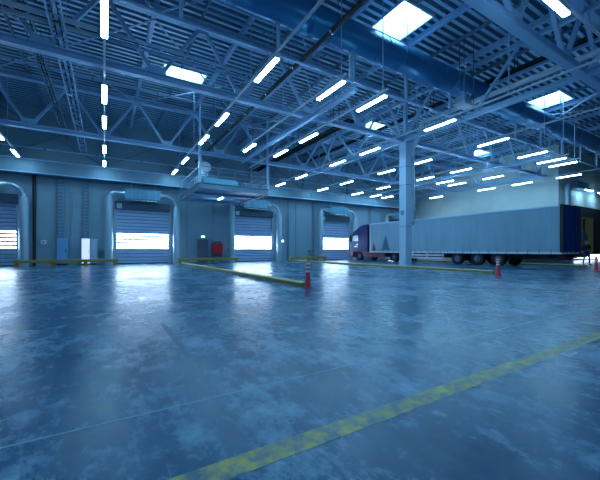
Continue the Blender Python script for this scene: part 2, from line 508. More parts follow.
# ------------------------------------------------------------------ column
t = thing('support_column', 'pale boxed steel column standing in front of the trailer', 'column', (16.38, 14.1, 0))
b = MB(); b.box(-.27, .27, -.27, .27, 0, 7.9); col = b.build('cladding', M['column'], t, bevel=.015)
b = MB()
for z in (2.6, 5.2, 6.35): b.box(-.278, .278, -.278, .278, z-.02, z+.02)
b.build('cladding_joint', M['steel_dark'], col)
b = MB(); b.box(-.36, .36, -.36, .36, 0, .06); b.build('base_plate', M['column'], t)
b = MB(); b.bar((0,0,7.9), (0,0,11.0), .2, .2); b.build('column_head', M['column'], t)
b = MB(); b.box(-.3,-.27,-.12,.12, 3.3,3.6); b.build('plate', M['steel_dark'], col)
t = thing('rain_pipe', 'metal pipe running overhead and bending down beside the pale column', 'pipe', (16.25, 14.1, 0))
b = MB(); b.path([(.57,Y0-14.0,9.0),(.57,-1.05,9.0),(.57,-.9,8.95),(.57,-.84,8.8),(.57,-.84,8.4),(.55,-.75,8.2),(.51,-.35,7.65),(.5,-.22,7.45),(.5,-.2,7.0)], .13, 14); b.build('offset_bend', M['white'], t, smooth=True)
b = MB(); b.tube((.52,-.2,7.05), (.52,-.2,2.9), .16, 14); b.build('down_pipe', M['pipe_pale'], t, smooth=True)
b = MB(); b.tube((.52,-.2,2.9),(.52,-.2,2.7),.12,14); b.box(.27,.5,-.24,-.16,3.1,3.16); b.box(.27,.5,-.24,-.16,5.6,5.66); b.build('bracket', M['steel_dark'], t)

# ------------------------------------------------------------------ big duct, trays, pipes in the roof
DY, DZ, DR = 10.1, 9.68, .57
t = thing('ventilation_duct', 'large round dark blue ventilation duct crossing under the roof', 'duct', (0, DY, DZ))
b = MB(); b.path([(X0,0,0),(X1,0,0)], DR, 36); b.build('duct_body', M['duct'], t, smooth=True)
x = 6.5 - 3.75*5
while x < X1:
    b = MB(); b.path([(x-.025,0,0),(x+.025,0,0)], DR+.02, 36); b.build('seam_band', M['duct'], t, smooth=True)
    b = MB(); b.bar((x+.9,-.61,0),(x+.9,-.61,1.4),.02,.02); b.bar((x+.9,.61,0),(x+.9,.61,1.4),.02,.02)
    b.path([(x+.9, .61*math.cos(a), .61*math.sin(a)) for a in [math.pi+math.pi*k/10 for k in range(11)]], .012, 6)
    b.build('hanger', M['steel_dark'], t); x += 3.75
x = 8.5 - 3.27*5
while x < X1-1:
    b = MB(); b.bar((x,0,-DR-.02),(x,0,7.98-DZ),.10,.10); b.build('support_post', M['column'], t); x += 3.27
b = MB(); b.bar((X0,0,7.94-DZ),(X1,0,7.94-DZ),.07,.07); b.build('support_rail', M['steel'], t)

def pipe(name, label, cat, pts, r, mat, flange=None, n=12):
    t = thing(name, label, cat, (0,0,0))
    b = MB(); b.path(pts, r, n); o = b.build('pipe_run', mat, t, smooth=True)
    if flange:
        p0 = Vector(pts[0]); p1 = Vector(pts[-1]); L_ = (p1-p0).length; d = (p1-p0).normalized(); k = flange/2
        while k < L_:
            b = MB(); b.path([p0+d*(k-.04), p0+d*(k+.04)], r*1.25, n); b.build('coupling', M['chrome'], t, smooth=True); k += flange
    p0 = Vector(pts[0]); p1 = Vector(pts[-1]); L_ = (p1-p0).length; d = (p1-p0).normalized(); k = 2.0
    while k < L_:
        q = p0+d*k; b = MB(); b.bar(q+Vector((0,0,r)), (q.x,q.y,HR-.02), .02, .02); b.build('hanger', M['steel_dark'], t); k += 4.5
    return t
pipe('black_pipe', 'thick black pipe passing beneath the big blue duct', 'pipe', [(6.68,Y0,8.62),(6.68,28.3,8.62)], .085, M['black'], 2.6)
pipe('sprinkler_pipe', 'thin grey sprinkler pipe along the door wall above the header', 'pipe', [(X0,28.2,8.05),(XR,28.2,8.05)], .045, M['steel'], 3.0, 8)
pipe('sprinkler_pipe', 'thin grey sprinkler pipe high between the column truss and middle bay', 'pipe', [(X0,19.0,9.6),(XR,19.0,9.6)], .04, M['steel'], 3.0, 8)
pipe('sprinkler_pipe', 'thin grey sprinkler pipe just behind the big blue duct', 'pipe', [(X0,11.9,9.9),(X1,11.9,9.9)], .04, M['pipe'], 3.0, 8)

def tray(name, label, p0, p1, w, d, mat, step=.5, cables=0):
    """cable ladder: two rails and rungs; runs along X or Y"""
    t = thing(name, label, 'cable tray', p0)
    p0 = Vector(p0); q = Vector(p1) - p0; dr = q.normalized(); s = dr.cross(Vector((0,0,1)))
    b = MB()
    for e in (-1, 1): b.bar(s*(e*w/2), q + s*(e*w/2), .035, d)
    b.build('side_rail', mat, t)
    b = MB(); k = 0; i = 0; L_ = q.length; zz = []
    while k < L_:
        e = -1 if i % 2 else 1
        zz += [dr*k + s*(e*w/2), dr*(k+.03) - s*(e*w/2)] if i % 3 == 0 else [dr*k - s*(e*w/2)]
        k += step; i += 1
    b.path(zz, .022, 4)
    b.build('lattice', mat, t)
    if cables:
        for c in range(cables):
            b = MB(); o = s*((c+.5)/cables-.5)*w*.8 + Vector((0,0,.04)); b.path([o, q+o], .022, 6)
            b.build('cable', M['black'], t)
    k = 1.5
    while k < L_:
        for e in (-1, 1):
            a = dr*k + s*(e*w/2); b = MB(); b.bar(a, a+Vector((0,0,HR-p0.z-.02)), .025, .025); b.build('hanger', mat, t)
        k += 5
    return t
tray('cable_tray', 'pale cable ladder with black cables crossing the top left corner', (X0,13.0,8.5), (-.2,13.0,8.5), .42, .16, M['white'], .42, 2)
tray('cable_tray', 'blue cable ladder crossing from the leftmost visible lamps to the black pipe', (-.15,13.0,8.5), (6.4,13.0,8.5), .42, .10, M['steel'], .42, 1)
tray('cable_tray', 'cable ladder running away beside the second light rail from the left', (-1.3,Y0,8.35), (-1.3,28.9,8.35), .38, .10, M['steel'], .4, 2)
tray('cable_tray', 'narrow dark cable ladder running away left of the first ladder', (-2.3,Y0,9.1), (-2.3,28.9,9.1), .3, .08, M['steel_dark'], .4, 2)
tray('cable_tray', 'black cable tray running away above the middle light rails', (12.4,14.6,8.7), (12.4,28.9,8.7), .45, .14, M['black'], .3, 5)
tray('cable_tray', 'dark cable tray under the roof right of the column girder', (18.2,Y0,10.4), (18.2,28.9,10.4), .3, .10, M['black'], .3, 3)
# vertical cable ladder down the wall below the second ladder
for x, z0, lab in ((-2.75, 2.0, 'vertical cable duct above the blue cabinet'), (-1.2, 2.0, 'vertical cable ladder above the white cabinet')):
    t = thing('wall_cable_ladder', lab, 'cable ladder', (x, YW-.12, 0))
    b = MB()
    for e in (-.16, .16): b.box(e-.025, e+.025, -.05, .05, z0, 6.33)
    b.build('side_rail', M['steel_dark'], t)
    z = z0+.1
    while z < 6.3:
        b = MB(); b.box(-.16, .16, -.02, .02, z, z+.05); b.build('rung', M['steel'], t); z += .25
b = MB(); b.tube((-4.2, YW-.2, 0), (-4.2, YW-.2, 6.33), .1, 12)
tag(b.build('drain_pipe', M['black'], smooth=True), 'black vertical drain pipe on the door wall left of the cabinets', 'pipe')
for x, lab in ((16.2, 'dark vertical pipe on the wall right of the middle roller door'), (27.6, 'dark vertical pipe on the wall above the truck cab roof'), (19.3, 'dark vertical pipe left of the air column by the truck cab')):
    b = MB(); b.tube((x, YW-.16, 0), (x, YW-.16, 6.33), .085, 12)
    tag(b.build('drain_pipe', M['steel_dark'], smooth=True), lab, 'pipe')

# ------------------------------------------------------------------ lights
ORD = ['first','second','third','fourth','fifth','sixth','seventh','eighth','ninth','tenth','eleventh','twelfth']
def make_lamp():
    t = thing('strip_light', '', 'ceiling light', (0,0,HL))
    b = MB(); b.prism([(-.05,.10),(.05,.10),(.085,.03),(.075,.0),(-.075,.0),(-.085,.03)], 'y', -.84, .84)
    b.build('housing', M['white'], t)
    b = MB(); b.prism([(-.08,.0),(.08,.0),(.07,-.04),(-.07,-.04)], 'y', -.82, .82)
    b.build('diffuser', M['lamp'], t)
    b = MB(); b.box(-.02,.02,-.5,-.46,.10,.171); b.build('clip', M['steel'], t)
    b = MB(); b.box(-.02,.02,.46,.5,.10,.171); b.build('clip', M['steel'], t)
    return t
LAMP = make_lamp(); used = [False]
def lamp(x, y, label, group, rz=0):
    if not used[0]:
        used[0] = True; LAMP.location = (x,y,HL); LAMP.rotation_euler = (0,0,rz); tag(LAMP, label, None, group); return LAMP
    return dup(LAMP, (x,y,HL), rz, label, group)
Ys = [9.98, 14.82, 18.05, 22.88, 26.65]
ROWS = [(-4.8,[3,4]),(.0,[0,1,2,3,4]),(4.7,[0,1,2,3,4]),(7.4,[0,2]),(9.5,[0,1,2]),(14.0,[0,1,2,3,4]),(18.8,[0,1,2,3,4]),
        (23.4,[0,1,2,3,4]),(26.1,[0,2,4]),(27.9,[0,1,2,4]),(32.8,[.0,1,2,3.4])]
G = 'strip lights on the rails under the roof'
for r, (x, idx) in enumerate(ROWS):
    t = thing('light_rail', 'thin suspended light rail, %s from the left of the eleven' % ORD[r], 'light rail', (x, 0, HL), 0, 'light rails under the roof')
    y_start = 9.0 if idx[0] == 0 else Y0+1
    if x < 19 and r not in (3, 4): y_start = Y0+1
    y_end = 27.7 if 4 in idx else (24.6 if 3.4 in idx else 23.0)
    if r == 3: y_end = 19.5
    if r == 4: y_end = 23.3
    b = MB(); b.box(-.035,.035, y_start, y_end, .17, .235); b.build('channel', M['white'], t)
    y = y_start + .3
    while y < y_end:
        b = MB(); b.bar((0,y,.235), (0,y,HR-HL-.02), .03, .03); b.build('hanger_rod', M['steel'], t); y += 4.5
    n = len(idx)
    for k, i in enumerate(sorted(idx, reverse=True)):
        yy = 24.6-.8 if i == 3.4 else Ys[int(i)] + (1.35 if (x == 32.8 and i == 0) else 0)
        pos = ['nearest the door wall', 'second from the door wall', 'third from the door wall', 'fourth from the door wall', 'fifth from the door wall'][k]
        lamp(x, yy, 'lit strip light %s on the %s light rail from the left' % (pos, ORD[r]), G)
# the cross rail by the near truss and the two lamps of the bay beyond the right wall
t = thing('light_rail', 'short light rail crossing the top right corner of the photo', 'light rail', (0, 3.55, HL))
b = MB(); b.box(8.6, 13.6, -.035, .035, .17, .235); b.build('channel', M['white'], t)
for x in (9, 13):
    b = MB(); b.bar((x,0,.235),(x,0,HR-HL-.02),.03,.03); b.build('hanger_rod', M['steel'], t)
lamp(9.42, 3.58, 'lit strip light cut by the top edge near the right corner', G, math.pi/2)
t = thing('light_rail', 'short light rail in the dark bay beyond the white wall', 'light rail', (0, 12.4, 6.95))
b = MB(); b.box(39.6, 46, -.035, .035, .17, .235); b.build('channel', M['white'], t)
for x in (42, 45.5):
    b = MB(); b.bar((x,0,.235),(x,0,HR-6.95-.02),.03,.03); b.build('hanger_rod', M['steel'], t)
for x, lab in ((40.6, 'small lit strip light in the dark bay right of the white wall'), (44.0, 'small lit strip light at the right edge above the dark door')):
    o = lamp(x, 12.4, lab, G, math.pi/2); o.location.z = 6.95
for x in (-4.8, .0, 4.7, 14.0, 18.8):
    for y in (-4.5, .2, 4.6):
        if x > 10 and y > 4: continue
        lamp(x, y, 'lit strip light overhead behind the viewpoint', 'strip lights behind the viewpoint')

# lamp under the platform
t = thing('platform_light', 'short lit lamp fixed under the hanging platform', 'lamp', (7.6, 24.25, 5.0))
b = MB(); b.box(-.09,.09,-.5,.5,.05,.215); b.build('housing', M['white'], t)
b = MB(); b.box(-.06,.06,-.48,.48,.0,.05); b.build('diffuser', M['lamp'], t)

# ------------------------------------------------------------------ hoist box on wires
t = thing('suspended_unit', 'pale equipment box hanging on thin wires above the trailer', 'equipment', (14.55, 9.05, 7.9))
b = MB(); b.box(-.42,.42,-.28,.28,0,.08); b.build('tray_plate', M['white'], t, bevel=.01)
b = MB(); b.box(-.3,.15,-.25,.25,.08,.45); b.box(.15,.4,-.15,.2,.08,.28); b.build('motor_body', M['pipe'], t, bevel=.03)
b = MB(); b.lathe([(0,.1),(.1,.1),(.12,.2),(.04,.32),(0,.33)], (.05,0,.35)); b.build('dome', M['pipe_pale'], t, smooth=True)
for x, y in ((-.38,-.24),(.38,-.24),(.0,.24),(.38,.24)):
    b = MB(); b.tube((x,y,.05),(x,y,HR-7.9-.02),.014,6); b.build('wire', M['chrome'], t)

# ------------------------------------------------------------------ hanging platform
t = thing('hanging_platform', 'blue steel platform hung from rods between two roller doors', 'platform', (5.33, 21.4, 0))
PX, PY = 4.87, 6.35
b = MB(); b.box(.1,PX-.1,.1,PY,5.22,5.36); b.build('deck', M['steel_dark'], t)
for (p0,p1) in (((0,0,5.33),(PX,0,5.33)),((0,0,5.33),(0,PY,5.33)),((PX,0,5.33),(PX,PY,5.33))):
    b = MB(); b.ibeam(p0,p1,.22,.38,.03); b.build('edge_beam', M['steel_dark'], t)
for y in (1.9,3.8,5.7):
    b = MB(); b.ibeam((.1,y,5.14),(PX-.1,y,5.14),.12,.16,.02); b.build('cross_beam', M['steel'], t)
b = MB(); b.box(.2,2.6,-.02,.5,5.525,5.9); b.build('fascia_box', M['unit'], t, bevel=.02)
for x in (0, PX):
    b = MB(); b.bar((x,0,5.5),(x,0,HC),.16,.16) ; b.build('hanger_post', M['column'], t)
    b = MB(); b.bar((x,0,HC),(x,0,10.9),.12,.12); b.build('hanger_post', M['steel'], t)
for x in (1.2,2.4,3.6):
    rp = MB(); rp.bar((x,0,5.52),(x,0,6.6),.05,.05); rp.build('rail_post', M['steel_dark'], t)
for y in (1.3,2.6,3.9,5.2,6.3):
    for x in (0,PX):
        rp = MB(); rp.bar((x,y,5.52),(x,y,6.6),.05,.05); rp.build('rail_post', M['steel_dark'], t)
for z in (6.05, 6.6):
    b = MB(); b.bar((0,0,z),(PX,0,z),.05,.05); b.bar((0,0,z),(0,PY,z),.05,.05); b.bar((PX,0,z),(PX,PY,z),.05,.05)
    b.build('guard_rail', M['steel_dark'], t)
t = thing('ventilation_unit', 'grey ventilation unit with a pale round fan on the platform corner', 'ventilation unit', (6.15, 23.6, 5.37))
b = MB(); b.box(-.55,.75,-.6,.6,0,.95); b.build('casing', M['pipe_pale'], t, bevel=.03)
b = MB(); b.path([(0,0,.95),(0,0,1.3),(0,-.1,1.5),(0,-.35,1.62),(0,-.6,1.62)], [.3,.3,.3,.3,.36], 18); b.build('round_outlet', M['white'], t, smooth=True)
b = MB(); b.path([(-.62,-.2,.15),(-.66,-.2,.5),(-.62,-.2,.85)], .08, 10); b.box(-.62,-.55,-.45,.05,.1,.9); b.build('side_pipe', M['pipe'], t, smooth=True)
t = thing('storage_crate', 'low pale box lying on the platform near its right end', 'crate', (9.3, 22.6, 5.37))
b = MB(); b.box(-.5,.5,-.4,.4,0,.55); b.build('crate_body', M['pipe'], t, bevel=.03)
b = MB(); b.box(-.53,.53,-.43,.43,.55,.62); b.build('lid', M['white'], t, bevel=.02)

# ------------------------------------------------------------------ wall furniture
t = thing('electrical_cabinet', 'blue metal cabinet against the door wall beside the white one', 'cabinet', (-2.6, YW-.3, 0))
b = MB(); b.box(-.32,.32,-.22,.25,.1,2.0); b.build('body', M['cab_grey'], t, bevel=.02)
b = MB(); b.box(-.29,.29,-.25,-.22,.14,1.96); d = b.build('door', M['cab_grey'], t, bevel=.01)
b = MB(); b.box(.2,.24,-.29,-.25,.9,1.15); b.build('handle', M['black'], d)
b = MB(); b.box(-.3,.3,-.2,.22,0,.1); b.build('plinth', M['black'], t)
t = thing('electrical_cabinet', 'bright white metal cabinet against the door wall', 'cabinet', (-1.18, YW-.35, 0))
b = MB(); b.box(-.26,.26,-.25,.3,.1,1.95); b.build('body', M['white'], t, bevel=.02)
b = MB(); b.box(-.25,.25,-.28,-.25,.12,1.94); d = b.build('door', M['lit_cabinet'], t, bevel=.01)
b = MB(); b.box(.18,.21,-.32,-.28,.9,1.15); b.build('handle', M['black'], d)
b = MB(); b.box(-.25,.25,-.23,.28,0,.1); b.build('plinth', M['black'], t)
t = thing('electrical_cabinet', 'pale narrow cabinet adjoining the bright white cabinet', 'cabinet', (-.68, YW-.3, 0))
b = MB(); b.box(-.22,.22,-.2,.25,.1,1.9); b.build('body', M['column'], t, bevel=.02)
b = MB(); b.box(-.19,.19,-.23,-.2,.14,1.86); b.build('door', M['column'], t, bevel=.01)
b = MB(); b.box(-.2,.2,-.18,.23,0,.1); b.build('plinth', M['black'], t)
t = thing('switch_box', 'small white switch box on the wall left of the blue cabinet', 'switch box', (-3.7, YW-.1, 1.5))
b = MB(); b.box(-.15,.15,-.05,.09,0,.3); b.build('casing', M['white'], t, bevel=.01)
b = MB(); b.box(-.04,.04,-.07,-.05,.1,.2); b.build('button', M['black'], t)
t = thing('wall_shelf', 'small dark bracket shelf on the wall left of the roller door column', 'shelf', (-.4, YW-.2, 1.0))
b = MB(); b.box(.0,.35,-.15,.18,.0,.06); b.build('board', M['steel_dark'], t)
b = MB(); b.box(.05,.09,-.1,.18,-.2,0); b.box(.26,.3,-.1,.18,-.2,0); b.build('bracket', M['steel_dark'], t)

# personnel door, sign, red cabinet
b = MB(); b.box(7.02,8.02,YW-.06,YW-.005,.02,2.05); d = tag(b.build('door_6', M['grey_door'], bevel=.01), kind='structure')
b = MB(); b.box(6.94,7.02,YW-.09,YW-.005,0,2.13); b.box(8.02,8.10,YW-.09,YW-.005,0,2.13); b.box(7.02,8.02,YW-.09,YW-.005,2.05,2.13); b.build('frame', M['wall'], d)
b = MB(); b.box(7.12,7.26,YW-.12,YW-.06,1.0,1.05); b.build('door_handle', M['chrome'], d)
t = thing('emergency_sign', 'small lit greenish white sign above the grey personnel door', 'sign', (7.5, YW-.12, 2.18))
b = MB(); b.box(-.17,.17,-.06,.1,0,.2); b.build('casing', M['white'], t)
b = MB(); b.box(-.15,.15,-.075,-.06,.02,.18); b.build('lit_panel', M['sign'], t)
t = thing('hose_cabinet', 'red fire hose cabinet on a stand right of the grey door', 'fire cabinet', (8.75, YW-.34, 0))
b = MB(); b.box(-.45,.45,-.15,.25,.75,1.7); b.build('body', M['red'], t, bevel=.02)
b = MB(); b.box(-.41,.41,-.18,-.15,.79,1.66); d = b.build('door', M['red'], t, bevel=.01)
b = MB(); b.path([(0,-.19,1.22),(0,-.2,1.22)], .26, 20); b.build('hose_disc', M['red'], d)
for sx in (-.38,.38):
    b = MB(); b.box(sx-.03,sx+.03,-.05,.2,0,.75); b.build('leg', M['grey_door'], t)
b = MB(); b.box(-.3,.3,-.15,.25,1.7,1.88); b.build('top_box', M['grey_door'], t)
t = thing('switch_box', 'small dark switch box on the wall right of the red cabinet', 'switch box', (9.95, YW-.1, .95))
b = MB(); b.box(-.12,.12,-.05,.09,0,.3); b.build('casing', M['grey_door'], t, bevel=.01)
t = thing('wall_bracket', 'dark bracket on the wall left of the air column by the truck', 'bracket', (19.0, YW-.2, 1.0))
b = MB(); b.box(-.35,.35,-.1,.18,.0,.1); b.build('arm', M['steel_dark'], t)
t = thing('door_lamp', 'small bright round traffic lamp right of the middle roller door', 'lamp', (15.35, YW-.45, 2.0))
b = MB(); b.tube((0,.40,.0),(0,.1,.0),.03,8); b.build('arm', M['steel_dark'], t)
b = MB(); b.path([(0,.12,0),(0,-.05,0)],[.10,.13],16); b.build('lamp_housing', M['white'], t, smooth=True)
b = MB(); b.path([(0,-.052,0),(0,-.07,0)],.11,16); b.build('lens', M['sky'], t)

# yellow rails in front of the wall
def guard(x0, x1, y, posts, label):
    t = thing('guard_rail', label, 'guard rail', (x0, y, 0))
    L_ = x1-x0
    b = MB(); b.box(0,L_,-.06,.06,.26,.46); b.build('rail', M['yellow'], t, bevel=.03)
    for k in range(posts):
        x = .15 + (L_-.3)*k/(posts-1)
        b = MB(); b.box(x-.11,x+.11,.06,.20,.02,.42); b.box(x-.17,x+.17,-.1,.3,0,.03); b.build('post', M['yellow'], t)
guard(-4.9, .85, 26.7, 4, 'low yellow guard rail in front of the blue and white cabinets')
guard(5.0, 10.0, 26.9, 3, 'low yellow guard rail in front of the red cabinet')
guard(15.2, 19.5, 26.9, 3, 'low yellow guard rail left of the door by the truck')
guard(-14+.2, -10.2, 26.8, 3, 'low yellow guard rail at the far left beyond the first door')

# kerbs
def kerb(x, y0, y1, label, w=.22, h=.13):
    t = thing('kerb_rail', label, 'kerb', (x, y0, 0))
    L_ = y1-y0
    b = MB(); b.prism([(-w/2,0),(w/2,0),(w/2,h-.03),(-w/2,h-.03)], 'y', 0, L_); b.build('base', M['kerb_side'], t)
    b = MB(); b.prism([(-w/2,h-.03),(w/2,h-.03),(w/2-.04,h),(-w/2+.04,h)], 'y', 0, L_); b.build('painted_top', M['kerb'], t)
kerb(5.2, 8.35, 26.2, 'yellow kerb rail on the floor left of the nearest cone')
kerb(15.75, 8.3, 26.5, 'yellow kerb rail on the floor passing in front of the column')
kerb(26.6, 8.2, 26.5, 'yellow kerb rail on the floor behind the long trailer')

# floor markings
b = MB(); b.box(-6, X1, 1.50, 1.65, .0, .002); tag(b.build('floor_line', M['line']), 'worn yellow line painted across the near concrete floor', 'floor line')
b = MB(); b.box(X0, X1, 2.388, 2.403, .0, .0015); tag(b.build('floor_joint', M['joint']), 'thin pale joint in the concrete just beyond the yellow line', 'floor joint')
b = MB(); b.prism([(.71,3.3),(.79,3.35),(.79,5.0),(.74,5.35),(.70,5.0)], 'z', .0, .0015); tag(b.build('tyre_mark', M['tyre_mark']), 'short dark streak on the concrete left of centre', 'floor mark')

# ------------------------------------------------------------------ cones
def cone(loc, label):
    t = thing('traffic_cone', label, 'traffic cone', loc)
    b = MB(); b.prism([(-.115,-.115),(.115,-.115),(.115,.115),(-.115,.115)], 'z', 0, .035); b.build('base', M['cone_red'], t, bevel=.01)
    H = .76
    def rad(z): return .088 - (.088-.052)*z/H
    def ring(z0, z1, e=0): return [(rad(z0)+e, z0), (rad(z1)+e, z1)]
    b = MB(); b.lathe(ring(.035, .46)+[(rad(.46),.46)]+ring(.46,H)+[(.0,H)]); bd = b.build('body', M['cone_red'], t, smooth=True)
    for z0 in (.46, .57, .68):
        b = MB(); z1 = z0+.06; b.lathe([(rad(z0),z0)]+ring(z0, z1, .004)+[(rad(z1),z1)]); b.build('white_band', M['cone_white'], t, smooth=True)
    return t
cone((5.02, 7.85, 0), 'red and white cone at the near end of the left kerb')
cone((14.25, 7.35, 0), 'red and white cone in front of the trailer wheels')
cone((22.1, 6.45, 0), 'red cone at the right edge near the standing person')

# ------------------------------------------------------------------ trucks
def wheel(parent, x, y, r=.46, w=.34, side=-1):
    b = MB(); pr_ = [(r*.55,-w/2),(r*.93,-w/2),(r,-w/2+.05),(r,w/2-.05),(r*.93,w/2),(r*.55,w/2)]
    n = 28; vs = []; m = len(pr_)
    for k in range(n):
        t = 2*math.pi*k/n
        for rr, xx in pr_: vs.append((x+xx, y+rr*math.cos(t), r+rr*math.sin(t)))
    fs = []
    for k in range(n):
        k2 = (k+1) % n
        for i in range(m): fs.append((k*m+i, k2*m+i, k2*m+(i+1)%m, k*m+(i+1)%m))
    b.add(vs, fs); o = b.build('wheel', M['rubber'], parent, smooth=True)
    b = MB(); xo = x + side*w/2*.7
    b.path([(xo+side*-.1,y,r),(xo,y,r)], r*.56, 24)
    b.path([(xo,y,r),(xo+side*.08,y,r)], [r*.3,r*.22], 16)
    for k in range(8):
        a = 2*math.pi*k/8; b.path([(xo,y+r*.42*math.cos(a),r+r*.42*math.sin(a)),(xo+side*.03,y+r*.42*math.cos(a),r+r*.42*math.sin(a))], .022, 6)
    b.build('rim', M['hub'], o, smooth=True)

def trailer(X, Y, L_, W, label, curt, rear, axles, motif=False, gear=True):
    t = thing('curtain_trailer', label, 'trailer', (X, Y, 0))
    zb, zt = .98, 3.76
    # curtain, gently rippled: a thick sheet each side
    for sx, x in ((-1, 0.0), (1, W)):
        b = MB(); n = int(L_/.12)
        top = []; 
        for k in range(n+1):
            y = .12 + (L_-.24)*k/n
            d = .012*math.sin(y*2*math.pi/1.3) + .006*math.sin(y*2*math.pi/.42)
            top.append((x + sx*d, y))
        vs = []
        for (xx, yy) in top:
            vs += [(xx,yy,zb),(xx,yy,zt-.12),(x-sx*.05,yy,zb),(x-sx*.05,yy,zt-.12)]
        fs = []
        for k in range(n):
            a = k*4; c = a+4
            fs += [(a,a+1,c+1,c),(a+2,c+2,c+3,a+3),(a+1,a+3,c+3,c+1),(a,c,c+2,a+2)]
        fs += [(0,2,3,1),(n*4,n*4+1,n*4+3,n*4+2)]
        b.add(vs, fs); cu = b.build('curtain', curt, t, smooth=True)
        k = .55
        while k < L_-.2:
            xo = x + sx*.028
            b = MB(); b.box(min(xo,xo+sx*.012), max(xo,xo+sx*.012), k-.02, k+.02, zb-.12, zb+.22)
            b.box(min(xo,xo+sx*.03), max(xo,xo+sx*.03), k-.04, k+.04, zb+.02, zb+.1); b.build('buckle_strap', M['steel_dark'], cu); k += .62
    b = MB(); b.box(-.03,W+.03,0,L_,zt-.12,zt-.03); b.box(.0,W,0.02,L_-.02,zt-.03,zt); b.build('roof', M['column'], t, bevel=.01)
    b = MB(); b.box(-.03,W+.03,.02,L_,zb-.13,zb); b.build('side_rail', M['chrome'] if not motif else M['white'], t)
    b = MB(); b.box(.0,W,L_-.1,L_,zb,zt-.12); b.build('headboard', M['white'], t)
    # rear doors
    for k in (0, 1):
        x0_ = .03 + k*(W/2-.02); x1_ = x0_ + W/2-.04
        b = MB(); b.box(x0_,x1_,-.05,.0,zb,zt-.06); d = b.build('rear_door', rear[k], t, bevel=.015)
        b = MB()
        for q in (.35,.75):
            xx = x0_+(x1_-x0_)*q; b.tube((xx,-.08,zb-.05),(xx,-.08,zt-.1),.02,8)
        b.build('lock_bar', rear[k], d)
    b = MB(); b.box(-.03,.05,-.06,.1,zb-.05,zt+.01); b.box(W-.05,W+.03,-.06,.1,zb-.05,zt+.01); b.box(-.03,W+.03,-.06,.1,zt-.06,zt+.03); b.build('rear_frame', M['black'], t)
    b = MB()
    for x in (W*.32, W*.68): b.ibeam((x,.1,zb-.3),(x,L_-.2,zb-.3),.14,.36,.03)
    y = .8
    while y < L_: b.box(.05,W-.05,y-.04,y+.04,zb-.28,zb-.14); y += 1.3
    b.build('chassis', M['black'], t)
    b = MB(); b.box(.05,W-.05,.1,.24,.58,.70); b.box(W*.3,W*.33,.1,.2,.5,.8); b.box(W*.67,W*.7,.1,.2,.5,.8); bp = b.build('bumper_bar', M['black'], t)
    for x in (.15, W-.55):
        b = MB(); b.box(x,x+.4,.05,.1,.60,.70); b.build('tail_light', M['red'], bp)
    for y in axles:
        for side, x in ((-1,.2),(1,W-.2)): wheel(t, x, y, .46, .36, side)
        b = MB(); b.tube((.3,y,.46),(W-.3,y,.46),.07,10); b.build('axle', M['black'], t)
    b = MB(); b.box(.0,.5,axles[0]-.75,axles[0]-.70,.35,.92); b.build('mud_flap', M['rubber'], t); b = MB(); b.box(.0,.5,axles[-1]+.70,axles[-1]+.75,.5,.92); b.build('mud_flap', M['rubber'], t)
    if gear:
        g0, g1 = axles[-1]+1.1, L_-5.2
        for x in (.02, W-.06):
            b = MB(); b.box(x,x+.04,g0,g1,.38,.52); b.box(x,x+.04,g0,g1,.62,.74)
            for y in (g0+.1,(g0+g1)/2,g1-.1): b.box(x,x+.04,y-.04,y+.04,.38,.86)
            b.build('side_guard', M['white'], t)
        for x in (W*.25, W*.75):
            b = MB(); b.box(x-.06,x+.06,L_-4.2,L_-4.05,.15,.85); b.box(x-.14,x+.14,L_-4.28,L_-3.97,.06,.12); b.build('landing_leg', M['black'], t)
        b = MB(); b.box(.25,.75,g1+.15,g1+.7,.4,.85); b.build('tool_box', M['black'], t, bevel=.02)
    return t
TX = 23.0
tr = trailer(TX, 8.25, 16.1, 2.5, 'long pale blue curtain-sided trailer coupled to the dark blue truck', M['curtain'], (M['tarp_blue'], M['tarp_blue']), (3.65, 5.1, 6.65), motif=True)
# dark tree-like shape and maroon shape low on the front of the curtain
b = MB()
for k, (z0, z1, w) in enumerate(((1.1,1.7,.62),(1.45,2.05,.46),(1.8,2.4,.3))):
    b.prism([(13.9-w,z0),(13.9+w,z0),(13.9+.05,z1),(13.9-.05,z1)], 'x', -.034-.002*k, -.028)
b.build('dark_tree_shape', M['tarp_teal'], tr)
b = MB(); b.prism([(15.2,1.05),(15.75,1.05),(15.65,1.45),(15.5,1.8),(15.35,1.5)], 'x', -.034, -.028); b.build('maroon_shape', M['cab_maroon'], tr)

t2 = trailer(31.9, 10.3, 12.5, 2.6, 'tan and blue trailer behind the standing person', M['curtain'], (M['tan'], M['tan']), (8.2, 9.6), gear=False)
b = MB(); b.prism([(.25,1.05),(1.28,1.05),(1.28,2.1),(.6,2.75),(.25,2.4)], 'y', -.115, -.105); b.build('blue_patch', M['tarp_teal'], t2)
b = MB(); b.prism([(.3,3.6),(.7,3.6),(.55,2.5),(.3,2.7)], 'y', -.115, -.105); b.build('dark_patch', M['cloth_dark'], t2)

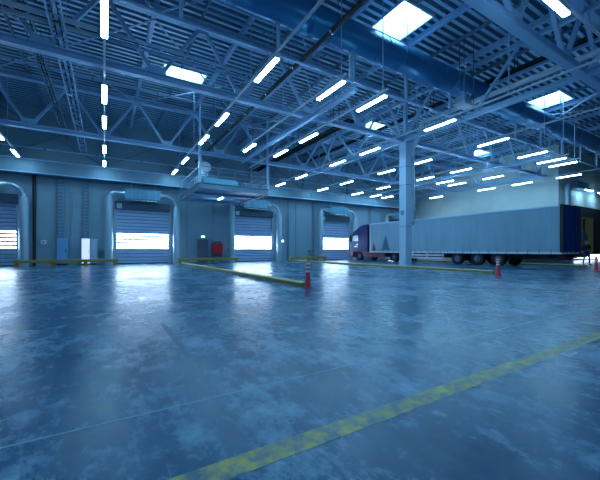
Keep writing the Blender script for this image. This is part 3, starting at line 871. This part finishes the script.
def tractor(X, Y):
    # Y = front face, cab points towards +Y
    t = thing('truck_tractor', 'dark blue truck cab with a maroon skirt facing the door wall', 'truck', (X, Y, 0))
    W = 2.5
    prof = [(-2.65,.92),(-.02,.92),(.0,1.7),(-.05,2.1),(-.28,2.85),(-.5,3.10),(-.95,3.28),(-1.5,3.58),(-1.95,3.72),(-2.55,3.74),(-2.65,3.60)]
    b = MB(); b.prism(prof, 'x', .03, W-.03); cab = b.build('cab_body', M['cab_blue'], t, bevel=.05)
    b = MB(); b.prism([(-2.69,1.0),(-2.66,1.0),(-2.66,3.6),(-2.69,3.6)], 'x', .05, W-.05); b.build('rear_panel', M['black'], t)
    b = MB(); b.prism([(.005,1.75),(-.045,2.12),(-.27,2.85),(-.25,2.86),(-.02,2.12),(.02,1.75)], 'x', .2, W-.2); b.build('windscreen', M['glass'], cab)
    for x0_, x1_ in ((.02,.045),(W-.045,W-.02)):
        b = MB(); b.prism([(-1.25,2.05),(-.28,2.05),(-.45,2.62),(-1.2,2.68)], 'x', x0_-.01, x1_); b.build('side_window', M['glass_pale'], cab)
        b = MB(); b.prism([(-1.32,1.0),(-1.29,1.0),(-1.29,2.7),(-1.32,2.7)], 'x', x0_-.005, x1_+.01); b.build('door_seam', M['black'], cab)
        b = MB(); b.prism([(-1.22,1.66),(-1.02,1.66),(-1.02,1.73),(-1.22,1.73)], 'x', x0_-.04, x1_+.02); b.build('door_handle', M['chrome'], cab)
        b = MB(); b.prism([(-1.1,1.44),(-.7,1.44),(-.7,1.49),(-1.1,1.49)], 'x', x0_-.008, x1_+.01); b.build('side_badge', M['chrome'], cab)
        b = MB(); b.lathe([(0,-.07),(.07,-.07),(.07,.07),(0,.07)], (0,0,0), 14)
        o = b.build('side_emblem', M['cab_maroon'], cab); o.rotation_euler = (0, math.pi/2, 0); o.location = (x0_+.03 if x0_ < 1 else x1_-.03, -2.0, 2.05)
    for x0_, sg in ((-.22, 1), (W, 1)):
        b = MB(); b.box(x0_,x0_+.22,-.25,-.12,2.0,2.7); m = b.build('mirror', M['black'], cab, bevel=.03)
        b = MB(); b.bar((x0_+.1,-.18,2.7),(.05 if x0_ < 0 else W-.05,-.35,2.85),.04,.04); b.build('mirror_arm', M['black'], m)
    b = MB(); b.prism([(-1.35,.40),(-.85,.92),(-.0,.92),(.08,.85),(.08,.35),(-.45,.32),(-.55,.7),(-.85,.92)], 'x', .02, W-.02)
    b = MB(); b.box(.02,W-.02,-.45,.08,.32,.92); b.build('bumper', M['cab_maroon'], t, bevel=.04)
    for x0_ in (.08, W-.48):
        b = MB(); b.box(x0_,x0_+.4,.06,.1,.55,.75); b.build('headlamp', M['glass_pale'], t)
    b = MB(); b.box(.55,W-.55,.0,.03,1.0,1.62); b.build('grille', M['black'], t)
    # wheel arch and skirts
    for x0_ in (.02, W-.10):
        b = MB(); arch = [(-1.4+.60*math.cos(a), .48+.60*math.sin(a)) for a in [math.pi*k/12 for k in range(13)]]
        for (p, q) in zip(arch, arch[1:]):
            b.prism([p, q, (q[0], max(q[1],.95) if q[1] > .95 else .95), (p[0], .95 if p[1] < .95 else p[1])], 'x', x0_, x0_+.08)
        b.build('wheel_arch', M['cab_maroon'], t)
        b = MB(); b.box(x0_,x0_+.08,-5.05,-2.02,.36,.93); sk = b.build('side_skirt', M['cab_maroon'], t, bevel=.02)
        b = MB(); b.box(x0_-.01,x0_+.09,-3.6,-3.55,.36,.93); b.box(x0_-.01,x0_+.09,-3.5,-2.7,.93,1.0); b.build('step', M['black'], sk)
    b = MB()
    for x in (.75, 1.75): b.ibeam((x,-7.2,.72),(x,-.3,.72),.12,.26,.03)
    b.build('chassis', M['black'], t)
    b = MB(); b.lathe([(0,0),(.5,0),(.5,.07),(0,.07)], (1.25,-6.1,.86)); b.build('fifth_wheel', M['black'], t)
    for y, xs_ in ((-1.4,(.22,W-.22)),(-6.2,(.28,W-.28))):
        for x in xs_: wheel(t, x, y, .48, .38 if y > -3 else .5, -1 if x < 1 else 1)
        b = MB(); b.tube((.3,y,.48),(W-.3,y,.48),.08,10); b.build('axle', M['black'], t)
    for x0_ in (.05, W-.6):
        b = MB(); b.path([(x0_+.0 if 0 else x0_+.27,-6.2+.62*math.cos(a),.5+.62*math.sin(a)) for a in [math.pi*k/10 for k in range(11)]], .04, 6)
        b.build('mudguard', M['black'], t)
    return t
tractor(TX+.08, 27.45)

# ------------------------------------------------------------------ raised dark door beyond, daylight under it
b = MB(); z = .62
while z < 5.5:
    b.prism([(YC+.10,z),(YC+.05,z+.02),(YC+.05,z+.15),(YC+.10,z+.18),(YC+.2,z+.18),(YC+.2,z)], 'x', D6[0], D6[1]); z += .18
tag(b.build('door_7', M['cloth_dark']), kind='structure')
b = MB(); b.box(D6[0]-4, D6[1]+6, YC+.35, YC+12, -.12, .0); tag(b.build('terrace', paint('pale_yard', (.7,.72,.75), .8)), 'sunlit pale yard outside the half raised dark door', 'yard', kind='structure')
# air pipe left of that door
t = thing('air_pipe', 'pale air pipe bending to the right at the end of the white wall', 'pipe', (36.75, YC-.42, 0))
pts = [(0,0,0),(0,0,6.7)]+[( .6-.6*math.cos(a),0,6.7+.6*math.sin(a)) for a in [math.pi/2*k/8 for k in range(1,9)]]+[(1.2,0,7.3)]
b = MB(); b.path(pts, .24, 16); b.build('pipe_bend', M['pipe_pale'], t, smooth=True)
b = MB(); b.box(1.2,3.9,-.35,.35,6.95,7.65); b.build('fan_box', M['unit'], t, bevel=.03)
b = MB(); b.path([(0,0,3.2),(0,0,3.28)], .26, 16); b.path([(0,0,5.6),(0,0,5.68)], .26, 16); b.build('clamp_band', M['pipe'], t, smooth=True)

# ------------------------------------------------------------------ person
def person(loc, rz):
    J = {}; E_ = []; vs = []; rs = []
    def v(name, p, r): J[name] = len(vs); vs.append(Vector(p)); rs.append(r)
    def e(a, b_): E_.append((J[a], J[b_]))
    # facing -Y
    v('pelvis',(0,0,.96),(.155,.12)); v('waist',(0,.0,1.10),(.14,.105)); v('chest',(0,.0,1.30),(.165,.12)); v('collar',(0,.01,1.46),(.12,.09))
    v('neck',(0,.0,1.53),(.055,.055)); v('head0',(0,-.01,1.60),(.07,.08)); v('head1',(0,-.015,1.67),(.08,.098)); v('head2',(0,-.005,1.745),(.06,.075))
    for a, b_ in (('pelvis','waist'),('waist','chest'),('chest','collar'),('collar','neck'),('neck','head0'),('head0','head1'),('head1','head2')): e(a,b_)
    v('nose',(0,-.125,1.655),(.012,.014)); e('head1','nose')
    for s, q in ((-1,'L'),(1,'R')):
        v('hip'+q,(s*.10,0,.90),(.095,.10)); v('knee'+q,(s*.17,-.02,.50),(.06,.065)); v('calf'+q,(s*.185,.02,.36),(.055,.06)); v('ankle'+q,(s*.21,.02,.10),(.04,.045))
        v('heel'+q,(s*.215,.03,.045),(.04,.042)); v('toe'+q,(s*.24,-.17,.035),(.04,.032))
        e('pelvis','hip'+q); e('hip'+q,'knee'+q); e('knee'+q,'calf'+q); e('calf'+q,'ankle'+q); e('ankle'+q,'heel'+q); e('heel'+q,'toe'+q)
        v('sh'+q,(s*.20,.0,1.42),(.065,.065)); v('elb'+q,(s*.27,.04,1.14),(.048,.048)); v('wri'+q,(s*.17,-.20,1.05),(.032,.030)); v('palm'+q,(s*.13,-.27,1.06),(.036,.02))
        e('collar','sh'+q); e('sh'+q,'elb'+q); e('elb'+q,'wri'+q); e('wri'+q,'palm'+q)
        for k in range(4):
            o = (k-1.5)*.02; ln = (.04,.05,.045,.035)[k]
            v('f%d%s'%(k,q),(s*.105,-.315,1.06+o),(.009,.009)); v('g%d%s'%(k,q),(s*(.105-ln),-.335,1.055+o),(.008,.008))
            e('palm'+q,'f%d%s'%(k,q)); e('f%d%s'%(k,q),'g%d%s'%(k,q))
        v('th'+q,(s*.115,-.25,1.105),(.011,.011)); v('tj'+q,(s*.09,-.28,1.125),(.009,.009)); e('wri'+q,'th'+q); e('th'+q,'tj'+q)
        v('ear'+q,(s*.088,.005,1.655),(.012,.018)); e('head1','ear'+q)
    me = bpy.data.meshes.new('body'); me.from_pydata([tuple(p) for p in vs], E_, []); me.update()
    o = bpy.data.objects.new('body', me); COL.objects.link(o)
    sk = o.modifiers.new('skin','SKIN'); sd = o.modifiers.new('sub','SUBSURF'); sd.levels = 1; sd.render_levels = 1
    if not me.skin_vertices: 
        bpy.context.view_layer.update()
    layer = me.skin_vertices[0].data if me.skin_vertices else None
    if layer:
        for i, r in enumerate(rs): layer[i].radius = r
        layer[0].use_root = True
    bpy.context.view_layer.update()
    dg = bpy.context.evaluated_depsgraph_get()
    m2 = bpy.data.meshes.new_from_object(o.evaluated_get(dg))
    bpy.data.objects.remove(o)
    for m_ in (M['cloth_dark'], M['jeans'], M['skin'], M['black']): m2.materials.append(m_)
    for p in m2.polygons:
        c = p.center; p.use_smooth = True
        if c.z > 1.50: p.material_index = 2
        elif c.y < -.215 and c.z > .9: p.material_index = 2
        elif c.z < .09: p.material_index = 3
        elif c.z < .92 and abs(c.x) < .30 and c.y > -.2: p.material_index = 1
        else: p.material_index = 0
    t = thing('person', 'person in dark jacket and blue jeans standing behind the long trailer', 'person', loc, rz)
    bo = bpy.data.objects.new('body', m2); COL.objects.link(bo); bo.parent = t
    b = MB(); n = 16; m = 8; vv = []
    for i in range(m+1):
        ph = math.pi*.62*i/m
        for k in range(n):
            a = 2*math.pi*k/n; yy = math.sin(a)
            vv.append((.088*math.sin(ph)*math.cos(a), .015+.105*math.sin(ph)*yy, 1.685+.098*math.cos(ph) + (.035*max(0,-yy) if i > 4 else 0)))
    ff = [(i*n+k, i*n+(k+1)%n, (i+1)*n+(k+1)%n, (i+1)*n+k) for i in range(m) for k in range(n)]
    b.add(vv, ff); b.build('hair', M['hair'], t, smooth=True)
    for s in (-1,1):
        b = MB(); b.path([(s*.032,-.098,1.672),(s*.032,-.106,1.672)], .009, 8); b.build('eye', M['black'], t)
    b = MB(); b.box(-.025,.025,-.100,-.092,1.612,1.62); b.build('mouth', M['cab_maroon'], t)
    return t
person((29.85, 9.25, 0), math.radians(-40))

# ------------------------------------------------------------------ world, camera, view
w = bpy.data.worlds.new('world'); SC.world = w; w.use_nodes = True
bg = w.node_tree.nodes['Background']; bg.inputs[0].default_value = (.55,.75,1,1); bg.inputs[1].default_value = 7

cam = bpy.data.cameras.new('camera'); co = bpy.data.objects.new('camera', cam); COL.objects.link(co)
co.location = (0,0,1.1); co.rotation_euler = (math.pi/2, 0, -math.atan2(.518,.8554))
cam.sensor_width = 36; cam.lens = 323/600*36; cam.shift_y = 10/600; cam.clip_end = 200; cam.clip_start = .05
SC.camera = co
SC.view_settings.view_transform = 'Standard'; SC.view_settings.look = 'None'
SC.view_settings.exposure = 0; SC.view_settings.gamma = 1
try: SC.view_settings.use_curve_mapping = False
except Exception: pass
SC.cycles.use_denoising = True
SC.cycles.max_bounces = 6; SC.cycles.diffuse_bounces = 4
SC.cycles.sample_clamp_indirect = 6
SC.render.film_transparent = False
